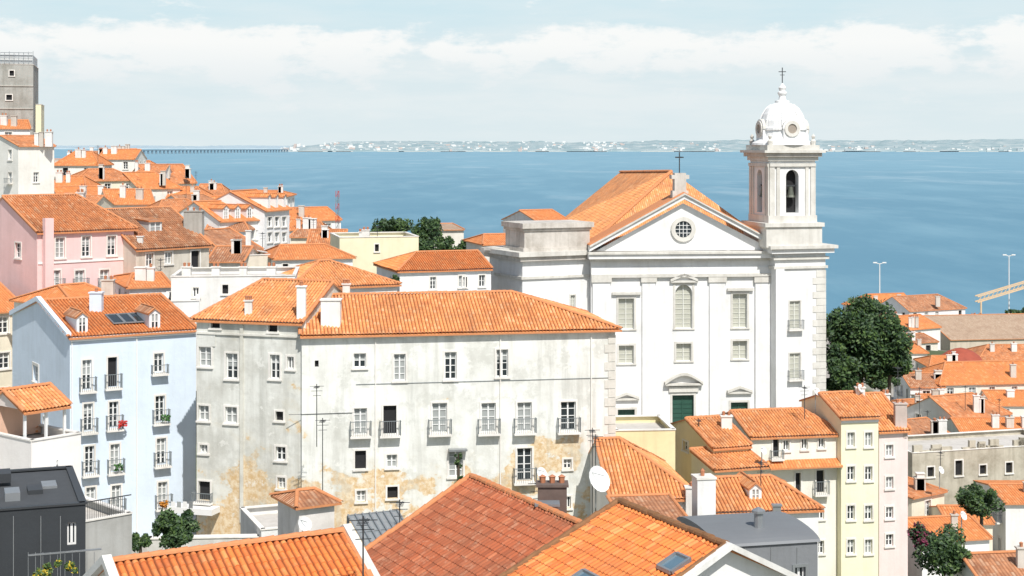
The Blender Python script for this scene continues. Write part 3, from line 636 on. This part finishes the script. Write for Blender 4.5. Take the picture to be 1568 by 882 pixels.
# ---------------------------------------------------------------- foreground roofs
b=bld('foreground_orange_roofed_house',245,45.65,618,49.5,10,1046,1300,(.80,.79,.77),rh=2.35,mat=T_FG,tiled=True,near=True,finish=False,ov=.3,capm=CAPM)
for q in (b.wl,b.wr):
    for s in (0,1):
        a=q.pt(q.L if s else 0,b.zt-.2,.08);c=q.pt(q.L/2,b.zt+b.rh-.0,.08);b.p('gable_coping').box(a,c-a,Vector((q.n.x,q.n.y,0))*.3,Vector((0,0,.28)),wallm((.72,.71,.67),.6))
b.done()
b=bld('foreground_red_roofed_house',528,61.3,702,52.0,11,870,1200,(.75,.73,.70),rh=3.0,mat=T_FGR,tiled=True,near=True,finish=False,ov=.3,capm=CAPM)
chimney(b,846,786,60,1.1,1.0,BRICKD,3);chimney(b,838,800,58.5,.8,.6,METAL,0);b.done()
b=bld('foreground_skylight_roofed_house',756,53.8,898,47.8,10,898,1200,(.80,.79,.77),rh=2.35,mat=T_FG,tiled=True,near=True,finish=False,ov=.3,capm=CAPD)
w=b.w;sl=b.rh/5
for (x,o,ww,hh) in ((815,-.7,1.5,1.2),(872,-3.2,.8,.7)):
    t,_=w.px(x)
    p=[w.pt(t,b.zt+(-o)*sl+.16,o),w.pt(t+ww,b.zt+(-o)*sl+.16,o),w.pt(t+ww,b.zt+(hh-o)*sl+.16,o-hh),w.pt(t,b.zt+(hh-o)*sl+.16,o-hh)]
    b.p('skylights').poly(p,plain('skylight_glass',(.12,.2,.26),.1))
    for a,c in zip(p,p[1:]+p[:1]): b.p('skylights').bar(a,c,.12,METAL)
for s in (0,1):
    q=b.wr;a=q.pt(q.L if s else 0,b.zt-.2,.1);c=q.pt(q.L/2,b.zt+b.rh+.0,.1);b.p('gable_coping').box(a,c-a,Vector((q.n.x,q.n.y,0))*.35,Vector((0,0,.2)),wallm((.74,.73,.70),.6))
b.done()
b=Bd('grey_sheet_roofed_workshop');A=G(1100,66);B=G(1252,67);w=W(A,B);zz=Z(838,66);m=b.p('walls');gm=plain('grey_sheet',(.20,.21,.22),.6,.1,.2,.6)
wall(b,w,50,zz,[(1225,868,900,16,'w')],wallm((.20,.21,.22),.4),METAL)
for i in range(12):
    a1=math.pi*i/12;a2=math.pi*(i+1)/12;f=lambda a,t:w.pt(t,zz+.4*math.sin(a),-2.5+2.6*math.cos(a))
    b.p('barrel_roof').poly([f(a1,-.1),f(a1,w.L+.1),f(a2,w.L+.1),f(a2,-.1)],gm)
for t in (-.1,w.L+.1): b.p('barrel_roof').poly([w.pt(t,zz+.4*math.sin(math.pi*i/12),-2.5+2.6*math.cos(math.pi*i/12)) for i in range(13)],gm)
for x in (1140,1180,1220): w.pbox(b.p('sheet_seams'),x,x+.8,838,900,.003,.03,METAL)
m.lathe(w.pt(2.4,0,-1.5),[(.2,zz),(.2,zz+1.0),(.3,zz+1.0),(.3,zz+1.1),(0,zz+1.25)],10,METAL)
b.done()
b=Bd('glass_patio_roof');p=[P(533,790,72),P(608,782,74),P(640,835,66),P(565,846,64)];b.p('glass').poly(p,plain('dusty_glass',(.30,.33,.34),.3))
for i in range(8):
    f=i/7;b.p('frame').bar(p[0].lerp(p[1],f)+Vector((0,0,.05)),p[3].lerp(p[2],f)+Vector((0,0,.05)),.07,METAL)
for f in (0,.5,1): b.p('frame').bar(p[0].lerp(p[3],f),p[1].lerp(p[2],f),.08,METAL)
for q in p: b.p('frame').bar(q,q-Vector((0,0,5)),.12,METAL)
b.done()
bld('small_courtyard_house',458,82,512,83,3,774,900,(.74,.70,.66),yr=759,mat=T_OLD,dirt=.5,hl=.5,hr=.5)
bld('low_white_outbuilding',400,92,470,93,6,812,900,(.75,.75,.73),kind='f',dirt=.4)
bld('low_grey_courtyard_wall',225,92,400,92.5,.5,826,900,(.62,.61,.57),kind='f',dirt=.6,para=.02)
# ---------------------------------------------------------------- trees
LG=[plain('leaves_dark',(.022,.055,.018),.6,0,.3,.7),plain('leaves_mid',(.05,.10,.026),.6,0,.3,.7),plain('leaves_light',(.09,.155,.035),.6,0,.3,.7)]
BARK=plain('bark',(.10,.075,.05),.9,0,.4,4)
PK=plain('bougainvillea',(.22,.03,.08),.6)
def tree(name,cx,yt,yb,wpx,d,n=40,lf=120,ls=.22,mats=None,trunk=True,zg=None,dark=0):
    mats=mats or LG;c=P(cx,(yt+yb)/2,d);rx=wpx*d/F/2;rz=(yb-yt)*d/F/2;b=Bd(name);m=b.p('foliage')
    cl=[]
    for i in range(n):
        v=Vector((R.gauss(0,1),R.gauss(0,1),R.gauss(0,1))).normalized()*(R.random()**.45)
        if v.z<-.6: v.z*=.6
        q=c+Vector((v.x*rx*.82,v.y*rx*.82,v.z*rz*.82));r=min(rx,rz)*R.uniform(.2,.42);cl.append((q,r));tone=R.uniform(-.18,.18)
        for k in range(lf):
            u=Vector((R.gauss(0,1),R.gauss(0,1),R.gauss(0,1))).normalized();pp=q+u*r*R.uniform(.55,1.1)
            g=R.random()+tone;mt=mats[0] if g<.35+dark else (mats[1] if g<.8+dark/2 else mats[2])
            a=Vector((R.uniform(-1,1),R.uniform(-1,1),R.uniform(-1,1))).normalized();e=a.orthogonal().normalized();s=ls*R.uniform(.6,1.3)
            m.poly([pp-a*s,pp+e*s*.5,pp+a*s,pp-e*s*.5],mt)
    if trunk:
        t=b.p('trunk');base=Vector((c.x,c.y,(zg if zg is not None else c.z-rz-3)));top=c-Vector((0,0,rz*.2));r=max(.12,rx*.09)
        t.lathe(Vector((c.x,c.y,0)),[(r*1.4,base.z),(r,base.z+.8),(r*.7,top.z),(r*.2,c.z+rz*.5)],8,BARK)
        for q,rr in cl[::4]: t.bar(top-Vector((0,0,rz*.3)),q,r*.4,BARK)
    b.done()
tree('pine_tree',1318,432,612,116,178,95,260,.26,zg=44,dark=.1)
tree('pine_tree',1362,470,600,76,176,45,220,.26,zg=44,dark=.1)
tree('pine_tree',1290,520,625,62,175,35,200,.26,zg=44,dark=.1)
tree('round_tree',603,330,378,76,200,40,120,.22);tree('round_tree',654,332,380,56,205,34,120,.22,dark=.2)
tree('hedge_tree',690,362,400,112,186,46,100,.2);tree('hedge_tree',732,362,396,60,190,24,90,.2);tree('hedge_tree',640,358,388,60,196,24,90,.2)
tree('hedge_tree',606,420,440,16,150,10,60,.15)
tree('courtyard_tree',268,780,838,92,88,40,150,.13);tree('courtyard_tree',215,815,845,40,87,14,90,.12);tree('garden_tree',1503,740,798,76,128,34,130,.17)
tree('garden_tree',1445,806,890,92,100,40,140,.15);tree('bougainvillea_bush',1408,802,846,44,101,18,120,.12,mats=[PK,LG[0],LG[1]],trunk=False)
tree('small_courtyard_tree',710,728,748,42,90,12,90,.12);tree('rooftop_shrub',702,682,730,12,95,10,40,.1,zg=56)
tree('terrace_plants',85,862,885,90,60,16,60,.09,mats=[LG[1],LG[2],plain('yellow_flower',(.6,.45,.03),.6)],trunk=False)
tree('street_tree',1350,560,600,60,200,20,120,.24);tree('street_tree',1560,470,490,50,345,12,80,.3)
# ---------------------------------------------------------------- antennas, dishes, lamps, mast, crane
def antenna(x,yt,yb,d):
    b=Bd('tv_antenna');m=b.p('mast');p=P(x,yb,d);q=P(x,yt,d);m.bar(p-Vector((0,0,1)),q,.05,IRON)
    for i in range(3):
        z=q-Vector((0,0,.15+.3*i));m.bar(z-Vector((.45-.1*i,0,0)),z+Vector((.45-.1*i,.1,0)),.025,IRON)
    z=q-Vector((0,0,.2));m.bar(z-Vector((0,.5,0)),z+Vector((.1,.5,0)),.025,IRON)
    for k in range(5): y=z+Vector((0,-.4+.2*k,0));m.bar(y-Vector((.18,0,0)),y+Vector((.18,0,0)),.02,IRON)
    b.done()
for a in ((485,588,660,100),(494,640,800,96),(907,655,790,92),(912,665,800,93),(556,790,880,50),(1232,590,622,122),(1408,592,622,190),(1070,640,662,117),(246,395,420,140),(402,355,385,170),
 (1478,590,615,190),(1165,705,735,100),(1375,560,606,126),(150,222,240,260),(60,205,220,210),(578,345,362,178),(1440,690,705,140),(340,340,360,180),(612,765,790,70),(826,735,770,62),
 (120,225,240,265),(195,222,240,290),(285,270,292,225),(300,262,280,265),(355,290,305,225),(455,318,338,215),(480,335,355,200),(1500,580,600,220),(1530,610,635,190),(1420,628,650,180)): antenna(*a)
def dish(x,y,d,r):
    b=Bd('satellite_dish');m=b.p('dish');m.smooth=True;c=P(x,y,d);ax=Vector((.6,-.65,.45)).normalized();u=ax.orthogonal().normalized();v=ax.cross(u);pr=[]
    for k in range(5): rr=r*k/4;pr.append([c+ax*(rr*rr/r*.3)+u*rr*math.cos(i*math.pi/8)+v*rr*math.sin(i*math.pi/8) for i in range(16)])
    for a,e in zip(pr,pr[1:]):
        for i in range(16): m.poly([a[i],a[(i+1)%16],e[(i+1)%16],e[i]],WHITE)
    b.p('arm').bar(c-v*r*.8,c+ax*r*.9,.03,METAL);b.p('pole').bar(c-ax*.1,c-ax*.1-Vector((0,0,1.6)),.06,METAL);b.done()
for a in ((914,735,92,.8),(1317,595,124,.35),(1250,600,124,.35),(465,803,80,.4),(828,725,100,.4),(1168,690,112,.3),(1440,720,138,.35),(230,480,118,.3),(1474,790,115,.35)): dish(*a)
def lamp(x,yt,yb,d):
    b=Bd('street_lamp');p=P(x,yb,d);q=P(x,yt,d);b.p('pole').lathe(Vector((p.x,p.y,0)),[(.26,p.z-25),(.18,p.z),(.13,q.z)],8,WHITE)
    for s in (-1,1):
        b.p('arm').bar(q,q+Vector((s*1.3,0,.25)),.16,WHITE);b.p('lamp_head').box(q+Vector((s*1.3-.55,-.2,.2)),Vector((1.1,0,0)),Vector((0,.4,0)),Vector((0,0,.3)),WHITE)
    b.done()
lamp(1347,404,470,440);lamp(1545,392,480,460)
b=Bd('telecom_mast');p=P(517,350,200);q=P(517,292,200);rd=plain('red_paint',(.5,.06,.04),.5)
for i in range(6):
    a=p.lerp(q,i/6);c=p.lerp(q,(i+1)/6);mt=rd if i%2 else IRONL
    for s in ((-.2,-.2),(.2,-.2),(0,.25)):
        f=Vector((s[0],s[1],0));b.p('lattice').bar(a+f,c+f,.07,mt)
    b.p('lattice').bar(a+Vector((-.2,-.2,0)),c+Vector((.2,-.2,0)),.05,mt)
b.p('lattice').bar(p-Vector((0,0,6)),p,.3,METAL);b.done()
b=Bd('harbour_gantry');yl=plain('faded_gantry_paint',(.78,.56,.34),.6);m=b.p('boom');a=P(1497,463,450);c=P(1600,432,455)
for off in (Vector((0,0,0)),Vector((0,0,1.6)),Vector((0,2.5,0)),Vector((0,2.5,1.6))): m.bar(a+off,c+off,.3,yl)
for i in range(16):
    f=i/16;g=(i+1)/16;m.bar(a.lerp(c,f),a.lerp(c,g)+Vector((0,0,1.6)),.14,yl)
for f in (.05,.75): q=a.lerp(c,f);b.p('legs').bar(q,Vector((q.x,q.y,5)),.4,yl)
b.done()
# ---------------------------------------------------------------- terrain, sea, far shore
CP=[(0,0,72),(-20,20,66),(20,20,66),(-15,48,56),(0,60,54),(10,50,56),(25,60,48),(-20,90,50),(-28,78,50),(-32,102,50),(0,100,51),(-35,115,52),(-45,145,64),(-60,200,72),(-75,240,75),(-50,280,66),(-30,200,60),(0,160,56),(20,165,50),(35,175,46),(40,120,42),(50,100,40),
(60,150,40),(70,210,42),(85,260,44),(110,300,38),(110,450,24),(0,300,36),(-60,400,28),(0,500,14),(-250,100,70),(-250,300,50),(250,100,36),(250,300,25),(200,500,12),(-200,500,14)]
def gz(x,y):
    s=w_=0
    for a,c,z in CP:
        q=1/(((x-a)**2+(y-c)**2)**1.5+20);s+=q*z;w_+=q
    z=s/w_
    k=min(1,max(0,(y-480)/110));k=k*k*(3-2*k)
    return z*(1-k)-8*k
me=bpy.data.meshes.new('ground');vs=[];fs=[];nx,ny=100,66
for j in range(ny+1):
    for i in range(nx+1):
        x=-600+12*i;y=-90+12*j;vs.append((x,y,gz(x,y)+noise.noise(Vector((x*.05,y*.05,0)))*.8))
for j in range(ny):
    for i in range(nx): a=j*(nx+1)+i;fs.append((a,a+1,a+nx+2,a+nx+1))
me.from_pydata(vs,[],fs);o=bpy.data.objects.new('ground',me);COL.objects.link(o)
m,t,bs=nt('ground_paving_and_scrub');oc=N(t,'ShaderNodeTexCoord').outputs['Object'];n1=noisen(t,oc,.06,6);n2=noisen(t,oc,1.5,6)
c=mix(t,ramp(t,[(.48,0.),(.56,1.)],n1),mix(t,n2,(.40,.37,.33),(.25,.23,.20)),mix(t,n2,(.10,.12,.05),(.05,.08,.03)));t.links.new(c,bs.inputs['Base Color']);bs.inputs['Roughness'].default_value=.95;me.materials.append(m)
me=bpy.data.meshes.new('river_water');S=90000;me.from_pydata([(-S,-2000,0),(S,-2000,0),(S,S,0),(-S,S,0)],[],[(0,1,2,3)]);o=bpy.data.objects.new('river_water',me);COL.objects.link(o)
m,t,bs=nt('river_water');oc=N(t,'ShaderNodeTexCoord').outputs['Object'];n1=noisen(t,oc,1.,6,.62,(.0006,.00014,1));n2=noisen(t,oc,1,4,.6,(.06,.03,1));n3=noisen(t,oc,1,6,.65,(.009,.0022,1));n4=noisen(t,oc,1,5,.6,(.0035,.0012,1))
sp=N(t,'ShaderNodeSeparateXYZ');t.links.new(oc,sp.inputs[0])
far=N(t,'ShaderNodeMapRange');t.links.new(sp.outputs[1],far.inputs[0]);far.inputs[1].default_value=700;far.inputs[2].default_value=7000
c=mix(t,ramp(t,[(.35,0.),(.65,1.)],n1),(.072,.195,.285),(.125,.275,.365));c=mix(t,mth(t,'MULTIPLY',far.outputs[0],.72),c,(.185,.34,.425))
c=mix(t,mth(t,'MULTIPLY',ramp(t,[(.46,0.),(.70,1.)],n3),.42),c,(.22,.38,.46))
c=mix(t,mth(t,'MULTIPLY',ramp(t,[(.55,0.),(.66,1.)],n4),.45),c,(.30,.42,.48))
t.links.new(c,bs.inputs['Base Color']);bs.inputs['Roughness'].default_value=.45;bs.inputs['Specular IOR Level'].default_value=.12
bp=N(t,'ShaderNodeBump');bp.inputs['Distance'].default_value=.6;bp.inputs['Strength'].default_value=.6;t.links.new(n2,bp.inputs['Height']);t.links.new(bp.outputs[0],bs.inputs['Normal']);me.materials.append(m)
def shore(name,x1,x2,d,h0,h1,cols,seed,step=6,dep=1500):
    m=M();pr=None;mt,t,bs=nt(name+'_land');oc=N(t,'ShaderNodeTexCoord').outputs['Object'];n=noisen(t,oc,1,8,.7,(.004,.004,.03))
    t.links.new(ramp(t,[(.38,cols[0]),(.5,cols[1]),(.62,cols[2])],n),bs.inputs['Base Color']);bs.inputs['Roughness'].default_value=1  # cols hold the distance haze, painted into the land colour
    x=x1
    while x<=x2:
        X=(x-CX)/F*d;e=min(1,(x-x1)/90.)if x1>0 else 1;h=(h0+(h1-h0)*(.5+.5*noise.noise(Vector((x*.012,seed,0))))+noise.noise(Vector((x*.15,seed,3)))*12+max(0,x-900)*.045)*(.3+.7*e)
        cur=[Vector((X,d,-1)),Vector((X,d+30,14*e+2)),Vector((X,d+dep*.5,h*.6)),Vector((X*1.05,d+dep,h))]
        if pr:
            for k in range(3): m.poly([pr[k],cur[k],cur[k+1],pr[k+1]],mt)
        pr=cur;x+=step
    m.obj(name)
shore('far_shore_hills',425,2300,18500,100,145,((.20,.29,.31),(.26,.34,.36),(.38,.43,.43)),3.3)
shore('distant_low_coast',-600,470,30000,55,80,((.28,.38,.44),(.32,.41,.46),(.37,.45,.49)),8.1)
m=M();wh=plain('far_houses_white',(.78,.78,.76),.9);pk=plain('far_houses_rose',(.60,.50,.46),.9);gr=plain('far_houses_grey',(.46,.52,.54),.9)
for i in range(1900):
    x=R.uniform(430,1750)
    if noise.noise(Vector((x*.02,1,0)))+R.uniform(-.35,.35)<-.06: continue
    f=R.random();d=18530+f*1400;e=min(1,(x-420)/60.);z=(10+f*95)*(.3+.7*e);X=(x-CX)/F*d;wd=R.uniform(12,50);h=R.choice([10,12,14,20,28])
    m.box(Vector((X,d-40,z-15)),Vector((wd,0,0)),Vector((0,25,0)),Vector((0,0,h+15)),R.choice([wh,wh,wh,pk,gr]))
m.obj('far_shore_town')
m=M();sd=plain('pale_quay',(.62,.60,.54),.9)
for i in range(40):
    x=R.uniform(430,1700);X=(x-CX)/F*18450;m.box(Vector((X,18440,-1)),Vector((R.uniform(60,500),0,0)),Vector((0,30,0)),Vector((0,0,R.uniform(5,12))),sd)
m.obj('far_shore_quay')
b=Bd('long_river_bridge');bm_=plain('bridge_concrete',(.24,.32,.37),.9);a=P(195,0,13500);c=P(440,0,17000);a.z=34;c.z=30
b.p('deck').bar(a,c,9,bm_)
for i in range(48):
    q=a.lerp(c,i/47);b.p('piers').box(Vector((q.x-8,q.y,-1)),Vector((12,0,0)),Vector((0,20,0)),Vector((0,0,q.z)),bm_)
b.done()
# ---------------------------------------------------------------- sky, sun, camera
SV=Vector((.24,-.68,.90)).normalized();el=math.asin(SV.z);az=math.atan2(SV.x,SV.y)
wd=bpy.data.worlds.new('World');bpy.context.scene.world=wd;wd.use_nodes=True;t=wd.node_tree;t.nodes.clear()
sky=N(t,'ShaderNodeTexSky');sky.sky_type='NISHITA';sky.sun_disc=False;sky.sun_elevation=el;sky.sun_rotation=az;sky.altitude=50;sky.air_density=1.;sky.dust_density=1.2
g=N(t,'ShaderNodeTexCoord').outputs['Generated'];sp=N(t,'ShaderNodeSeparateXYZ');t.links.new(g,sp.inputs[0]);z=sp.outputs[2];z5=mth(t,'MULTIPLY',z,5)
n1=noisen(t,g,1,9,.62,(24,24,62));n2=noisen(t,g,1,3,.5,(7,7,14));n3=noisen(t,g,1,7,.6,(9,9,60))
hz=ramp(t,[(0.,1.),(.45,.9),(1.,0.)],mth(t,'MULTIPLY',z,2.5))
base=mix(t,hz,sky.outputs[0],ramp(t,[(0.,(6.9,7.9,8.2)),(.25,(6.8,7.9,8.3)),(.45,(6.0,7.75,8.4))],z5))
vf=mth(t,'MULTIPLY',ramp(t,[(.40,.15),(.62,1.)],n3),ramp(t,[(0.,.35),(.12,.6),(.28,.85),(.38,.4),(.5,.3),(1.,.2)],z5))
c=mix(t,vf,base,(7.9,8.4,8.5))
nn=mth(t,'MULTIPLY_ADD',mth(t,'ADD',mth(t,'MULTIPLY',n1,.62),mth(t,'MULTIPLY',n2,.38)),2.0,-.5)
prf=ramp(t,[(0.,.10),(.16,.30),(.25,.56),(.31,.68),(.35,.58),(.41,.24),(.47,.40),(.54,.52),(.7,.40),(1.,.3)],z5)
v=mth(t,'ADD',nn,prf)
mr=N(t,'ShaderNodeMapRange');mr.interpolation_type='SMOOTHSTEP';t.links.new(v,mr.inputs[0]);mr.inputs[1].default_value=.93;mr.inputs[2].default_value=1.16
c=mix(t,mth(t,'MULTIPLY',mr.outputs[0],.92),c,ramp(t,[(.2,(7.9,8.35,8.5)),(.32,(9.2,9.25,9.1)),(1.,(9.2,9.3,9.3))],z5))
bg=N(t,'ShaderNodeBackground');t.links.new(c,bg.inputs[0]);bg.inputs[1].default_value=.105
ou=N(t,'ShaderNodeOutputWorld');t.links.new(bg.outputs[0],ou.inputs[0])
l=bpy.data.lights.new('sun','SUN');l.energy=5.0;l.angle=math.radians(.5);l.color=(1,.97,.92);o=bpy.data.objects.new('sun',l);o.rotation_euler=SV.to_track_quat('Z','Y').to_euler();o.location=(40,-40,150);COL.objects.link(o)
cam=bpy.data.cameras.new('camera');o=bpy.data.objects.new('camera',cam);COL.objects.link(o);o.location=(0,0,H);o.rotation_euler=(math.pi/2,0,0)
cam.sensor_width=36;cam.lens=F/1568*36;cam.shift_y=-(441-HY)/1568;cam.clip_start=1;cam.clip_end=200000
sc=bpy.context.scene;sc.camera=o;sc.view_settings.view_transform='Standard';sc.view_settings.look='None';sc.view_settings.exposure=0
